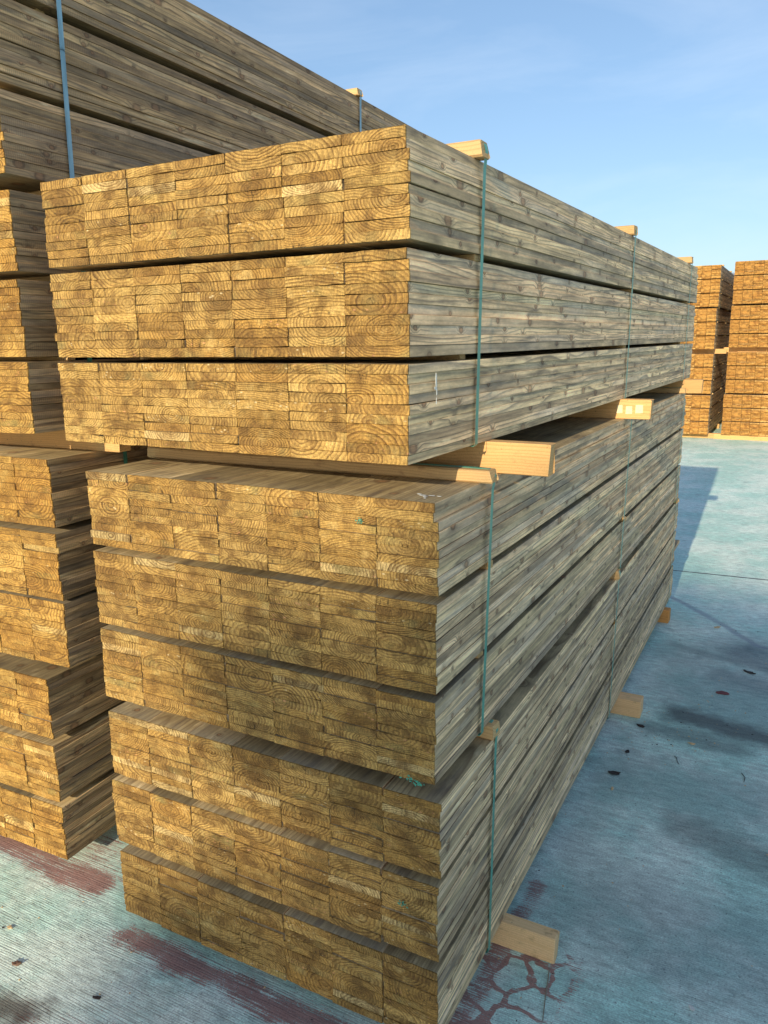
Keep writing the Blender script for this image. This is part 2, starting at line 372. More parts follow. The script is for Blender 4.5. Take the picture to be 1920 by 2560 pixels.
# ------------------------------------------------------------------ packs of boards
def pack(label, pose, tiers, meshes, length, straps, strap_m, top_h, batten_seed, visible_cols=range(NC), shifts=None, top_over=.014, bias=None, rest_mats=None, group=None, long=None):
    """One strapped pack = three tiers of boards with battens between and on top."""
    x, y, a = pose
    t = empty('timber_pack', (x, y, 0), a)
    tag(t, label, 'timber pack', group)
    rnd = random.Random(batten_seed)
    for ti, (zt, zb) in enumerate(tiers):
        sx, sy = shifts[ti] if shifts else (0, 0)
        pz = (zt - zb) / NR
        tier = empty('board_tier', (sx, sy, zb), 0, t)
        hs = [pz * (1 + rnd.uniform(-.04, .04)) for _ in range(NR)]; f = (zt - zb) / sum(hs); hs = [h * f for h in hs]
        for c in visible_cols:
            z = 0
            # each column has its own little heights, as sawn boards do
            hc = [h * (1 + rnd.uniform(-.02, .02)) for h in hs]; f = (zt - zb) / sum(hc); hc = [h * f for h in hc]
            cxo = rnd.gauss(0, .0006)
            left_in_log = 0
            for r in range(NR):
                jx = cxo + rnd.gauss(0, .0009); jy = rnd.gauss(0, .0018)
                if c == NC - 1:
                    jx += rnd.gauss(0, .0014)
                    if bias and (ti, r) in bias: jx += bias[(ti, r)]
                if not left_in_log:
                    left_in_log = rnd.choice((1, 1, 2, 2, 3, 3, 4))
                    lpx, lpz, lseed = rnd.uniform(.12, .88), z + rnd.choice((rnd.uniform(0, left_in_log * BH), rnd.uniform(-.05, .07), rnd.uniform(0, left_in_log * BH))), rnd.random()
                left_in_log -= 1
                me = rnd.choice(meshes)
                flip = rnd.random() < .5
                s = hc[r] / BH
                o = link('board', me, tier, (c * BW + jx + (BW - .0007 if flip else 0), jy, z), (0, 0, 0), (-1 if flip else 1, (length + rnd.gauss(0, .006) + (long or {}).get((ti, c, r), 0)) / BL, s))
                bx = lpx + rnd.gauss(0, .02)
                o.color = (1 - bx if flip else bx, min(1, max(0, (lpz - z + .12) / .24)), lseed, rnd.random())
                z += hc[r]
        rest = [c for c in range(NC) if c not in visible_cols]
        if rest:
            o = link('board', simple_boards(rest, range(NR), BW, length, rest_mats, batten_seed + ti, pz), tier)
            tag(o, kind='stuff')
        # battens separating this tier from the next one down
        if ti < len(tiers) - 1:
            g = zb - tiers[ti + 1][0]
            for sy_ in straps:
                out = rnd.uniform(-.03, .010) if strap_m is M_STRAP else rnd.uniform(-.07, -.03)
                m = block_mesh('spacer_batten', W + out + .01, .030, max(.008, g - .0006), M_BATTEN, rnd.randint(0, 9999), .0015, .0014)
                link('spacer_batten', m, t, (-.01, sy_ + rnd.uniform(-.07, .03), tiers[ti + 1][0] + .0003))
    zt, zb = tiers[0][0], tiers[-1][1]
    for i, sy_ in enumerate(straps):
        ov = top_over * rnd.uniform(.7, 1.15)
        m = block_mesh('top_batten', W + ov * 2, .048, top_h, M_BATTEN, rnd.randint(0, 9999), .004, .0022, -.006)
        link('top_batten', m, t, (-ov, sy_ - .004, zt + .0004))
        link('strap', strap_mesh(strap_path(zb, zt, top_h, ov), .0165, strap_m, rnd.uniform(.008, .02)), t, (0, sy_, 0))
    return t

G = -.2
zU = [2.3236, 2.1227, 2.1078, 1.9031, 1.8893, 1.6881]
zM = [1.6093, 1.4105, 1.3914, 1.1886, 1.1698, .9687]
zB = [.9294, .7376, .7172, .5187, .4865, .2831]
def prs(z): return [(z[i] + G, z[i + 1] + G) for i in range(0, len(z), 2)]

PU = pack('topmost strapped pack of the front stack, golden board ends against blue sky', (.0127, -.0033, -.0236), prs(zU), BOARDS, 3.70,
          (.345, 1.93, 3.40), M_STRAP, .036, 11, shifts=[(.0048, -.0036), (.0007, 0), (-.002, 0)], bias={(0, 9): -.007, (0, 8): -.006, (1, 9): -.005, (0, 2): .002}, group='strapped packs of the front stack')
PM = pack('middle strapped pack of the front stack, between two pale beams and the lowest pack', (.0603, .0076, -.0086), prs(zM), BOARDS, 3.58,
          (.275, 1.89, 3.44), M_STRAP, .030, 12, shifts=[(.0026, 0), (-.0013, 0), (-.0029, 0)], bias={(0, 9): -.006, (0, 8): -.006}, top_over=.02, group='strapped packs of the front stack')
PB = pack('lowest strapped pack of the front stack, resting on pale beams on the concrete', (.067, -.0047, 0), prs(zB), BOARDS, 3.76,
          (.345, 1.87, 3.60), M_STRAP, .038, 13, shifts=[(.0026, .003), (-.0022, -.002), (-.0021, -.001)], long={(1, 6, 3): .24}, group='strapped packs of the front stack')

zL = [(2.8006, 2.5996), (2.575, 2.376), (2.358, 2.1569)]
zL2 = [(2.122, 1.9233), (1.9022, 1.704), (1.6913, 1.4985)]
zLM = prs([1.6196, 1.4213, 1.4027, 1.2016, 1.1917, .9907])
zLB = prs([.9040, .6963, .6713, .4722, .4518, .2588])
def leftpose(x, y): # x, y give the right front corner
    a = .0261; return (x - W * math.cos(a), y - W * math.sin(a), a)
RM = (M_SIDEF, M_ENDF)
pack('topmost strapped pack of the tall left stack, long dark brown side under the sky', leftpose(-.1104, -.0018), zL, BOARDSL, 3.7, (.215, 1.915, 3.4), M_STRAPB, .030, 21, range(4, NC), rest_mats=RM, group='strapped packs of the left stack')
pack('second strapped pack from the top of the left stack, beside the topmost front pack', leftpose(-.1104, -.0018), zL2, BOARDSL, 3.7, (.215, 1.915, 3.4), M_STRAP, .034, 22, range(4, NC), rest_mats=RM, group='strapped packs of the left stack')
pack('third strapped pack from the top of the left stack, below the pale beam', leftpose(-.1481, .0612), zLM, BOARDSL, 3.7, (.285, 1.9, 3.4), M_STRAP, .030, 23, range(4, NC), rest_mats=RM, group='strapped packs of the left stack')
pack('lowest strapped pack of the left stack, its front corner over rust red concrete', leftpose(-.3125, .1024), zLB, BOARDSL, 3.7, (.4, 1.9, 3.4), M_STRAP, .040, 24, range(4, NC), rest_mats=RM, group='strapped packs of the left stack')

# ------------------------------------------------------------------ beams under the packs
def beam(loc, rz, length, h, d, seed, label, mat=M_FRESH, group=None):
    o = link('timber_bearer', block_mesh('timber_bearer', length, d, h, mat, seed, .002, .0018, .003), None, loc, (0, 0, rz))
    return tag(o, label, 'wooden bearer', group)
gb = 'pale beams carrying the front stack'
zg = 1.6093 + G + .0004; hg = .0788 - .0008
beam((-.06, .415, zg), -.002, 1.255, hg, .046, 1, 'nearest of three pale beam ends sticking out under the topmost front pack', group=gb)
beam((-.05, 1.876, zg), -.002, 1.238, hg, .060, 2, 'middle of three pale beam ends sticking out under the topmost front pack', group=gb)
beam((-.05, 3.478, zg), -.003, 1.255, hg, .060, 3, 'farthest of three pale beam ends sticking out under the topmost front pack', group=gb)
hB = .2831 + G - .001
M_OLD = fresh_wood('old_beam_wood', (.90, .58, .29), (.62, .33, .13))
M_OR = fresh_wood('orange_beam_wood', (.72, .35, .105), (.46, .18, .045))
M_PALE = fresh_wood('pale_beam_wood', (.88, .60, .31), (.66, .38, .15))
beam((-.04, .479, .0005), .0, 1.276, hB, .042, 4, 'pale beam on the concrete under the lowest front pack, nearest the camera', M_PALE, group=gb)
beam((-.04, 2.118, .0005), .0, 1.222, hB, .080, 5, 'round edged beam on the concrete halfway along the lowest front pack', M_OLD, group=gb)
beam((-.04, 3.466, .0005), .0, 1.153, hB, .066, 6, 'small orange beam end on the concrete at the far end of the front stack', M_OR, group=gb)
gl = 'pale beams carrying the left stack'
hl = 1.4985 - (1.6196 + G) - .0008
beam((-1.25, .255, 1.6196 + G + .0004), .012, 1.19, hl, .046, 7, 'pale beam under the upper left packs, its sunlit end in the dark gap', group=gl)
beam((-1.25, 1.86, 1.6196 + G + .0004), .026, 1.12, hl, .05, 8, 'second pale beam back in the left stack, a lit spot in the dark gap', group=gl)
beam((-1.33, 3.45, 1.6196 + G + .0004), .026, 1.12, hl, .05, 9, 'rear pale beam in the left stack below its upper two packs', group=gl)
hl2 = .2588 + G - .001
for yy, lb in ((.5, 'front beam on the ground under the left stack'), (1.9, 'middle beam on the ground under the left stack'), (3.4, 'rear beam on the ground under the left stack')):
    beam((-1.36 - .026 * yy, yy, .0005), .026, 1.02, hl2, .06, int(yy * 10), lb, group=gl)

# ------------------------------------------------------------------ stacks at the far side of the yard
def far_stack(x0, y0, rz, zs, label, length, seed, n, wide=NC):
    rnd = random.Random(seed)
    lv = 0
    for p in range(0, 12, 3):
        t = empty('timber_pack', (x0 + rnd.uniform(-.012, .012), y0 + rnd.uniform(-.03, .03), 0), rz)
        tag(t, label[p // 3], 'timber pack', 'strapped packs across the yard')
        for q in range(3):
            zt, zb = zs[p + q]
            tier = link('board_tier', simple_boards(range(wide), range(NR), BW, length, (M_SIDEF, M_ENDF), seed + p + q, (zt - zb) / NR, .0022, .007), t, (rnd.uniform(-.004, .004), 0, zb))
            tier.data.name = 'board_tier'
            if q < 2:
                for yy in (.3, length * .5, length - .3):
                    g = zb - zs[p + q + 1][0]
                    link('spacer_batten', block_mesh('spacer_batten', W + .01, .03, g - .001, M_BATTEN, rnd.randint(0, 999), .001), t, (-.005, yy, zs[p + q + 1][0] + .0005))
        zt = zs[p][0]; zb = zs[p + 2][1]
        hb = .028 if p else .03
        for yy in (.32, length * .5, length - .3):
            if p != 6: link('top_batten', block_mesh('top_batten', W + .02, .045, .024, M_BATTEN, rnd.randint(0, 999), .002), t, (-.01, yy, zt + .0005))
            link('strap', strap_mesh(strap_path(zb, zt, .024, .010), .0165, M_STRAP), t, (0, yy, 0))

def levels(top, bearer, base):
    """Twelve tiers from the top down: thin gaps, a thick one with beams after the sixth tier."""
    g, gp = .016, .030
    h = (top - base - bearer - 8 * g - 2 * gp) / 12
    zs = []; z = top
    for i in range(12):
        zs.append((z, z - h)); z -= h
        z -= bearer if i == 5 else gp if i in (2, 8) else g
    return zs
zl = levels(2.85, .082, .085)
far_stack(.377 - W, 12.9, 0.0, zl, ['topmost far pack just right of the front stack, across the yard', 'second far pack down, just right of the front stack', 'third far pack down, below the pale beam, just right of the front stack', 'lowest far pack on the yard edge just right of the front stack'], 3.7, 500, 1)
far_stack(.5715, 13.0, -.004, levels(2.893, .082, .090), ['topmost pack of the far stack at the right edge of the photo', 'second pack down of the far stack at the right edge', 'third pack down of the far stack at the right edge, below the beam', 'lowest pack of the far stack at the right edge'], 3.7, 600, 2)
far_stack(.36 - W, 17.2, 0.0, levels(2.96, .082, .085), ['topmost pack seen through the slot between the two far stacks', 'second pack down in the slot between the two far stacks', 'third pack down in the slot between the two far stacks', 'lowest pack in the slot between the two far stacks'], 3.7, 700, 3)
gf = 'beams under the far stacks'
zz = zl[6][0]
beam((-.66, 13.22, zz + .0005), 0, 1.20, .081, .07, 31, 'pale beam halfway up the left far stack, its end in the slot', group=gf)
beam((.50, 13.26, levels(2.893, .082, .090)[6][0] + .0005), 0, 1.15, .081, .07, 32, 'pale beam halfway up the far stack at the right edge', group=gf)
beam((-.66, 13.15, .0005), 0, 1.17, .084, .08, 33, 'ground beam under the left far stack', group=gf)
beam((.45, 13.10, .0005), 0, 1.20, .089, .08, 34, 'ground beam under the far stack at the right edge, its end in the slot', group=gf)
for k, yy in enumerate((14.75, 16.3)):
    beam((-.66, yy, zz + .0005), 0, 1.05, .081, .07, 41 + k, ('middle' if k == 0 else 'rear') + ' beam halfway up the left far stack', group=gf)
    beam((.55, yy, levels(2.893, .082, .090)[6][0] + .0005), 0, 1.05, .081, .07, 51 + k, ('middle' if k == 0 else 'rear') + ' beam halfway up the right far stack', group=gf)
    beam((-.66, yy, .0005), 0, 1.05, .084, .08, 43 + k, ('middle' if k == 0 else 'rear') + ' ground beam under the left far stack', group=gf)
    beam((.55, yy, .0005), 0, 1.05, .089, .08, 53 + k, ('middle' if k == 0 else 'rear') + ' ground beam under the right far stack', group=gf)
for k, yy in enumerate((17.5, 19.0, 20.5)):
    wd = ('front', 'middle', 'rear')[k]
    beam((-.68, yy, levels(2.96, .082, .085)[6][0] + .0005), 0, 1.05, .081, .07, 61 + k, wd + ' beam halfway up the stack behind the two far stacks', group=gf)
    beam((-.68, yy, .0005), 0, 1.05, .084, .07, 71 + k, wd + ' ground beam under the stack behind the two far stacks', group=gf)

# ------------------------------------------------------------------ metal-roofed shed far behind (a sliver of roof shows in the slot)
def shed():
    t = tag(empty('storage_shed', (-3.2, 30, 0)), 'grey shed with a ribbed metal roof, a sliver between the two far stacks', 'shed')
    k = NT('ribbed_sheet_metal'); P = k.n('ShaderNodeTexCoord').outputs['Object']
    c = k.mix(k.noise(P, 3, 4), (.42, .46, .50), (.60, .63, .66)); MM = k.finish(c, .45, None); k.b.inputs['Metallic'].default_value = .35
    MW = flat_mat('shed_wall_paint', (.42, .43, .42), .7, .15, 3)
    L, dep, he, hr = 6.5, 8.0, 3.55, 4.12
    V = [(0, 0, 0), (L, 0, 0), (L, dep, 0), (0, dep, 0), (0, 0, he), (L, 0, he), (L, dep, he), (0, dep, he), (0, dep / 2, hr - .02), (L, dep / 2, hr - .02)]
    link('wall', mesh_from('wall', V, [(0, 1, 5, 4), (1, 2, 6, 9, 5), (2, 3, 7, 6), (3, 0, 4, 8, 7)], [MW]), t)
    V = []; F = []
    n = 130
    for i in range(n + 1):
        x = -.2 + (L + .4) * i / n; b = .035 * (i % 2)
        V += [(x, -.35, he - .05 + b), (x, dep / 2, hr + .02 + b), (x, dep + .35, he - .05 + b)]
    for i in range(n):
        for q in (0, 1): F.append((i * 3 + q, i * 3 + 3 + q, i * 3 + 4 + q, i * 3 + 1 + q))
    r = link('roof', mesh_from('roof', V, F, [MM]), t)
    sm = r.modifiers.new('solid', 'SOLIDIFY'); sm.thickness = .01
    V = [(2.4, -.04, .02), (4.6, -.04, .02), (4.6, -.04, 2.9), (2.4, -.04, 2.9), (2.4, .0, .02), (4.6, .0, .02), (4.6, .0, 2.9), (2.4, .0, 2.9)]
    link('door', mesh_from('door', V, [(0, 1, 2, 3), (1, 5, 6, 2), (4, 0, 3, 7), (3, 2, 6, 7)], [flat_mat('shed_door_paint', (.20, .26, .30), .6, .15, 3)]), t)
shed()

# ------------------------------------------------------------------ the concrete yard
def ground_material():
    k = NT('worn_coated_concrete')
    P = k.n('ShaderNodeTexCoord').outputs['Object']
    x, y, z = k.sep(P)
    def seg(ax, ay, bx, by, warp=.06, ws=9):
        """distance to a segment, edges frayed by noise"""
        q = k.vm('ADD', P, k.vm('SCALE', k.vm('SUBTRACT', k.noise(P, ws, 4, .65, col=True), (.5, .5, .5)), scale=warp))
        q = k.vm('MULTIPLY', q, (1, 1, 0))
        pa = k.vm('SUBTRACT', q, (ax, ay, 0)); L2 = (bx - ax) ** 2 + (by - ay) ** 2
        h = k.math('DIVIDE', k.vm('DOT_PRODUCT', pa, (bx - ax, by - ay, 0)), L2, clamp=True)
        return k.vm('LENGTH', k.vm('SUBTRACT', pa, k.vm('SCALE', (bx - ax, by - ay, 0), scale=h)))
    def scale_in(v, s): return v
    # broom grooves running along x, slightly wandering
    yw = k.math('MULTIPLY_ADD', k.noise(k.comb(k.math('MULTIPLY', x, 2.), k.math('MULTIPLY', y, 5.), 0.), 1, 2), .02, y)
    gr = k.noise(k.comb(k.math('MULTIPLY', x, 4.5), k.math('MULTIPLY', yw, 230.), 0.), 1, 4, .65)
    ln = k.math('SINE', k.math('MULTIPLY', k.math('MULTIPLY_ADD', k.noise(k.comb(k.math('MULTIPLY', x, 4.), k.math('MULTIPLY', yw, 30.), 2.), 1, 2), .012, yw), 6.2832 / .0072))
    ln = k.math('MULTIPLY', k.rng(ln, .45, .95, 0, 1, True), k.rng(k.noise(k.comb(k.math('MULTIPLY', x, 9.), k.math('MULTIPLY', yw, 85.), 8.), 1, 4, .65), .36, .60, 0, 1, True))
    gr2 = k.noise(k.comb(k.math('MULTIPLY', x, 9.), k.math('MULTIPLY', yw, 60.), 4.), 1, 3, .65)
    grit = k.noise(P, 170, 4, .75)
    speck = k.noise(P, 90, 3, .7)
    big = k.noise(P, 1.6, 6, .68); mid = k.noise(P, 5.5, 6, .68)
    coat = k.mix(k.rng(big, .38, .62, 0, 1, True), (.48, .74, .655), (.76, .88, .79))
    coat = k.mix(k.rng(mid, .54, .75, 0, .55, True), coat, (.26, .37, .36))
    mot = k.noise(k.vm('MULTIPLY', P, (.6, 1.5, 1)), 24, 6, .75)
    coat = k.mix(1., coat, k.gray(k.rng(mot, .32, .68, .68, 1.24)), 'MULTIPLY')
    # maroon undercoat where the top coat is worn
    bands = k.math('MAXIMUM', k.rng(seg(-1.3, .17, -.20, .115), .01, .12, 1, 0, True), k.rng(seg(.07, -.005, 1.08, -.02), .0, .10, 1, 0, True))
    bands = k.math('MAXIMUM', bands, k.math('MULTIPLY', k.rng(seg(-.30, .25, -.02, .20), .05, .15, 1, 0, True), .62))
    vor = k.n('ShaderNodeTexVoronoi', feature='DISTANCE_TO_EDGE')
    k.set(vor.inputs['Vector'], k.vm('ADD', P, k.vm('SCALE', k.vm('SUBTRACT', k.noise(P, 14, 2, .5, col=True), (.5, .5, .5)), scale=.05)))
    vor.inputs['Scale'].default_value = 9.5
    ck = k.rng(vor.outputs['Distance'], .045, .095, 1, 0, True)
    ckm = k.rng(seg(1.13, .02, 1.17, .40, .25, 4), .06, .25, 1, 0, True)
    bands = k.math('MAXIMUM', bands, k.math('MULTIPLY', ck, ckm))
    bands = k.math('MAXIMUM', bands, k.math('MULTIPLY', k.rng(seg(1.06, -.05, 1.10, .75, .05), .01, .07, 1, 0, True), .8))
    wear = k.math('ADD', k.math('ADD', k.math('MULTIPLY', gr, .60), k.math('MULTIPLY', grit, .55)), k.math('MULTIPLY', mid, .45))
    foot = k.rng(k.vm('LENGTH', k.vm('MULTIPLY', k.vm('SUBTRACT', P, (.15, -.38, 0)), (.8, 1.6, 1))), .05, .50, .17, 0, True)
    wf = k.rng(k.math('ADD', k.math('MULTIPLY_ADD', bands, .33, wear), foot), .99, 1.08, 0, .92, True)
    fade = k.rng(y, 1.5, 5., 1., .35)
    wf = k.math('MULTIPLY', wf, fade)
    mar = k.mix(k.math('MULTIPLY', gr2, 1.2, clamp=True), (.25, .105, .088), (.45, .225, .185))
    col = k.mix(wf, coat, mar)
    # grooves hold dirt
    gd = k.math('MULTIPLY', k.math('MAXIMUM', ln, k.math('MULTIPLY', k.rng(gr, .52, .64, 0, 1, True), .6)), k.rng(x, .6, 1.15, .52, .36))
    col = k.mix(k.math('MULTIPLY', gd, k.rng(y, 1., 4.5, 1, .45)), col, (.14, .11, .105))
    pit = k.rng(speck, .60, .70, 0, .7, True)
    col = k.mix(pit, col, (.10, .09, .09))
    # damp and oily stains, plus broad faint patches painting deeper shade on the right
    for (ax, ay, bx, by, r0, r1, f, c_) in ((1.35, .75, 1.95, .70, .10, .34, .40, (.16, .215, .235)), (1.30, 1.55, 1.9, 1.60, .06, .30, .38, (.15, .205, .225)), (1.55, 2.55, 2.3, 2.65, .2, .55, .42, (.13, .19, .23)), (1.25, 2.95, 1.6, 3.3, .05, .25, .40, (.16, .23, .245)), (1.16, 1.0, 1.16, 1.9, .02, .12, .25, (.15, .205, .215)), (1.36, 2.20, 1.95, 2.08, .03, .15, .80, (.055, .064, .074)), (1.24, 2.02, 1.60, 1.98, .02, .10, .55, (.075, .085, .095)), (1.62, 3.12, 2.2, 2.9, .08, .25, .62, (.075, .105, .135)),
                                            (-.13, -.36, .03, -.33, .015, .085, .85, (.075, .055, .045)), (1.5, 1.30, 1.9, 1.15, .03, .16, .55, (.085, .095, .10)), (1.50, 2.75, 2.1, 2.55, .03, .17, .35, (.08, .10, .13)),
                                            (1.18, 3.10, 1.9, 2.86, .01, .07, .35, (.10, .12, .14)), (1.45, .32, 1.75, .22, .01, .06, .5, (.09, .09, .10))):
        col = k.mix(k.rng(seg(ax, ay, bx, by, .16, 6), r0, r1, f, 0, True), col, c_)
    # a meandering dried trickle
    tr = k.math('MINIMUM', seg(1.05, 3.98, 1.36, 3.62, .05, 6), k.math('MINIMUM', seg(1.36, 3.62, 1.62, 3.28, .05, 6), seg(1.62, 3.28, 2.2, 3.12, .05, 6)))
    col = k.mix(k.rng(tr, .008, .035, .45, 0, True), col, (.17, .175, .27))
    # slab joint
    jd = k.math('ABSOLUTE', k.math('SUBTRACT', y, k.math('MULTIPLY_ADD', x, .05, 4.586)))
    col = k.mix(k.rng(jd, .007, .012, 1, 0), col, (.03, .035, .04))
    jx = k.math('ABSOLUTE', k.math('SUBTRACT', x, 1.80))
    col = k.mix(k.rng(jx, .004, .009, .5, 0), col, (.05, .055, .06))
    col = k.mix(1., col, k.gray(k.math('MULTIPLY', k.math('MULTIPLY_ADD', grit, 1.7, .15), k.math('MULTIPLY_ADD', k.noise(P, .35, 3), .4, .8))), 'MULTIPLY')
    hgt = k.math('ADD', k.math('MULTIPLY_ADD', ln, -.8, gr), k.math('ADD', k.math('MULTIPLY', grit, .55), k.math('MULTIPLY', pit, -.8)))
    return k.finish(col, k.rng(big, .3, .7, .55, .85), hgt, .55, .003, .3)
k_ = 400
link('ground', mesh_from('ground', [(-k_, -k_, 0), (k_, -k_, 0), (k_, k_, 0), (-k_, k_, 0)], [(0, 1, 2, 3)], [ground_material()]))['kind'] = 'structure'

# ------------------------------------------------------------------ litter and marks
def blob(name, loc, r, h, mat, seed, label, cat, squash=1., rz=0., curl=0., group=None, parent=None, n=11):
    """Irregular little flake with thickness and a curled outline."""
    rnd = random.Random(seed); V = []; F = []
    for lv in (0, 1):
        for i in range(n):
            a = 6.2832 * i / n; rr = r * rnd.uniform(.55, 1.1)
            x, y = rr * math.cos(a), rr * squash * math.sin(a)
            V.append((x, y, lv * h * rnd.uniform(.6, 1.2) + curl * (x * x + y * y) / (r * r) * rnd.uniform(.3, 1.2)))
    V.append((0, 0, h * 1.1)); V.append((0, 0, 0))
    for i in range(n):
        j = (i + 1) % n
        F += [(i, j, n + j, n + i), (n + i, n + j, 2 * n), (j, i, 2 * n + 1)]
    o = link(name, mesh_from(name, V, F, [mat]), parent, loc, (0, 0, rz))
    if label: tag(o, label, cat, group)
    return o
M_DARK = flat_mat('dead_leaf_brown', (.035, .025, .022), .7, .4, 60)
M_REDL = flat_mat('red_bark_flake', (.17, .06, .065), .8, .4, 90)
M_CHIP = flat_mat('pale_wood_chip', (.62, .44, .24), .8, .25, 90)
M_WHITE = flat_mat('white_chalk', (.62, .62, .58), .9, .1, 90)
M_TWIG = flat_mat('dry_twig', (.26, .22, .16), .8, .3, 90)
M_PAINTG = flat_mat('green_paint_dab', (.06, .27, .18), .6, .35, 300)
gz = .0006
blob('dead_leaf', (1.176, 1.55, gz), .026, .004, M_DARK, 3, 'shrivelled black leaf on the shaded concrete, nearest the front stack', 'dead leaf', .6, .2, .004)
blob('dead_leaf', (1.19, 1.745, gz), .012, .003, M_DARK, 4, 'tiny black leaf scrap behind the larger black leaf', 'dead leaf', .8, 1., .004)
blob('dead_leaf', (1.196, 2.01, gz), .024, .004, M_DARK, 5, 'dark leaf scrap in front of the round edged beam end', 'dead leaf', .5, -.4, .003)
blob('dead_leaf', (1.60, 2.86, gz), .035, .004, M_DARK, 15, 'dark crumpled leaf on the bluish stain far right', 'dead leaf', .4, -.5, .004)
blob('dead_leaf', (.165, -.215, gz), .013, .003, M_DARK, 16, 'small dark leaf on the bright concrete at lower left', 'dead leaf', .5, .4, .003)
blob('bark_flake', (1.499, 2.53, gz), .034, .006, M_REDL, 6, 'flat dark red bark flake on the concrete at right', 'bark flake', .55, .1, .002)
chips = [(1.4276, 1.94, .016, 'pale wood chip beside the dark damp stain'), (1.387, 3.49, .026, 'long pale wood chip by the far orange beam end'), (1.1925, 1.43, .011, 'pale wood chip just in front of the black leaf'),
         (1.60, .476, .012, 'white flake on concrete near the lower right corner'), (-.279, -.148, .012, 'yellowish wood chip on the bright concrete at far left')]
for i, (x, y, r, lb) in enumerate(chips):
    blob('wood_chip', (x, y, gz), r, .004, M_WHITE if i == 3 else M_CHIP, 40 + i, lb, 'wood chip', .5, i * .8, .002, 'wood chips on the concrete')
blob('clod', (-.135, -.235, gz), .016, .006, flat_mat('dry_mud', (.17, .10, .07), .9, .3, 90), 60, 'flat brown mud clod on the bright concrete at lower left', 'mud clod', .6, .3, .003)
# crumbs of sawdust and bark: nobody could count them
def crumbs():
    rnd = random.Random(9); V = []; F = []; FM = []
    for _ in range(260):
        if rnd.random() < .55: x, y = rnd.uniform(1.05, 1.75), rnd.uniform(.1, 3.6)
        else: x, y = rnd.uniform(-.8, 1.0), rnd.uniform(-.5, .12)
        if rnd.random() < .25: x, y = rnd.gauss(1.30, .12), rnd.gauss(1.95, .14)
        if rnd.random() < .06: x, y = rnd.gauss(1.5, .05), rnd.gauss(2.42, .05)
        r = rnd.uniform(.0012, .0042); b = len(V); a0 = rnd.uniform(0, 6)
        el = rnd.uniform(.3, 1)
        for lv in (0, 1):
            for i in range(4):
                a = i * 1.5708
                px, py = r * math.cos(a), r * el * math.sin(a)
                V.append((x + px * math.cos(a0) - py * math.sin(a0), y + px * math.sin(a0) + py * math.cos(a0), .0004 + lv * r * .5))
        m = 0 if rnd.random() < .7 else 1
        for f in ((4, 5, 6, 7), (0, 1, 5, 4), (1, 2, 6, 5), (2, 3, 7, 6), (3, 0, 4, 7)):
            F.append(tuple(b + i for i in f)); FM.append(m)
    o = link('sawdust_crumbs', mesh_from('sawdust_crumbs', V, F, [M_CHIP, M_DARK], FM))
    tag(o, 'scattered crumbs of sawdust and bark on the concrete', 'sawdust', kind='stuff')
crumbs()
def twig(pts, r, label, mat=M_TWIG):
    cu = D.curves.new('twig', 'CURVE'); cu.dimensions = '3D'; cu.bevel_depth = r; cu.bevel_resolution = 1
    sp = cu.splines.new('POLY'); sp.points.add(len(pts) - 1)
    for p, q in zip(sp.points, pts): p.co = (*q, 1); p.radius = 1 - .5 * abs(pts.index(q) / max(1, len(pts) - 1) - .3)
    cu.materials.append(mat)
    tmp = D.objects.new('tmp', cu); C.objects.link(tmp)
    me = D.meshes.new_from_object(tmp.evaluated_get(bpy.context.evaluated_depsgraph_get()))
    D.objects.remove(tmp)
    me.name = 'twig'
    return tag(link('twig', me), label, 'twig')
twig([(1.229, .435, .003), (1.238, .39, .004), (1.247, .335, .003), (1.262, .26, .003)], .0018, 'thin straight straw on the cracked red patch near the lower edge')
twig([(1.375, 1.80, .002), (1.386, 1.78, .004), (1.392, 1.752, .003), (1.400, 1.74, .002)], .0016, 'short dark bent twig on the shaded concrete', M_DARK)
twig([(1.635, 1.78, .002), (1.65, 1.745, .004), (1.648, 1.71, .003)], .0017, 'short dark twig near the right edge on wet concrete', M_DARK)

def patch(name, parent, loc, rot, spots, mat):
    """Thin dabs of paint or droppings lying on a face (local x, y in its plane)."""
    V = []; F = []
    rnd = random.Random(len(spots) * 7 + int(loc[0] * 100))
    for (cx, cy, rx, ry) in spots:
        b = len(V); n = 9
        for lv in (0, 1):
            for i in range(n):
                a = 6.2832 * i / n; q = rnd.uniform(.55, 1.15)
                V.append((cx + rx * q * math.cos(a), cy + ry * q * math.sin(a), lv * .0007))
        F.append(tuple(b + n + i for i in range(n)))
        for i in range(n): F.append((b + i, b + (i + 1) % n, b + n + (i + 1) % n, b + n + i))
    return link(name, mesh_from(name, V, F, [mat]), parent, loc, rot)
R90 = math.pi / 2
# worn pale stamp boxes on the middle beam end
M_STAMP = flat_mat('worn_stamp', (.80, .62, .38), .8, .35, 120)
bm2 = [o for o in D.objects if o.name == 'timber_bearer.001'][0]
V = []; F = []
for (xa, xb_, za, zb_) in ((1.105, 1.128, .022, .056), (1.140, 1.166, .020, .052), (1.178, 1.208, .024, .058)):
    b = len(V)
    V += [(xa, -.0326, za), (xb_, -.0326, za + .002), (xb_ - .002, -.0326, zb_), (xa + .001, -.0326, zb_ - .002), (xa, -.029, za), (xb_, -.029, za), (xb_, -.029, zb_), (xa, -.029, zb_)]
    F += [tuple(b + i for i in q) for q in ((0, 1, 2, 3), (0, 4, 5, 1), (1, 5, 6, 2), (2, 6, 7, 3), (3, 7, 4, 0))]
link('stamp_mark', mesh_from('stamp_mark', V, F, [M_STAMP]), bm2)
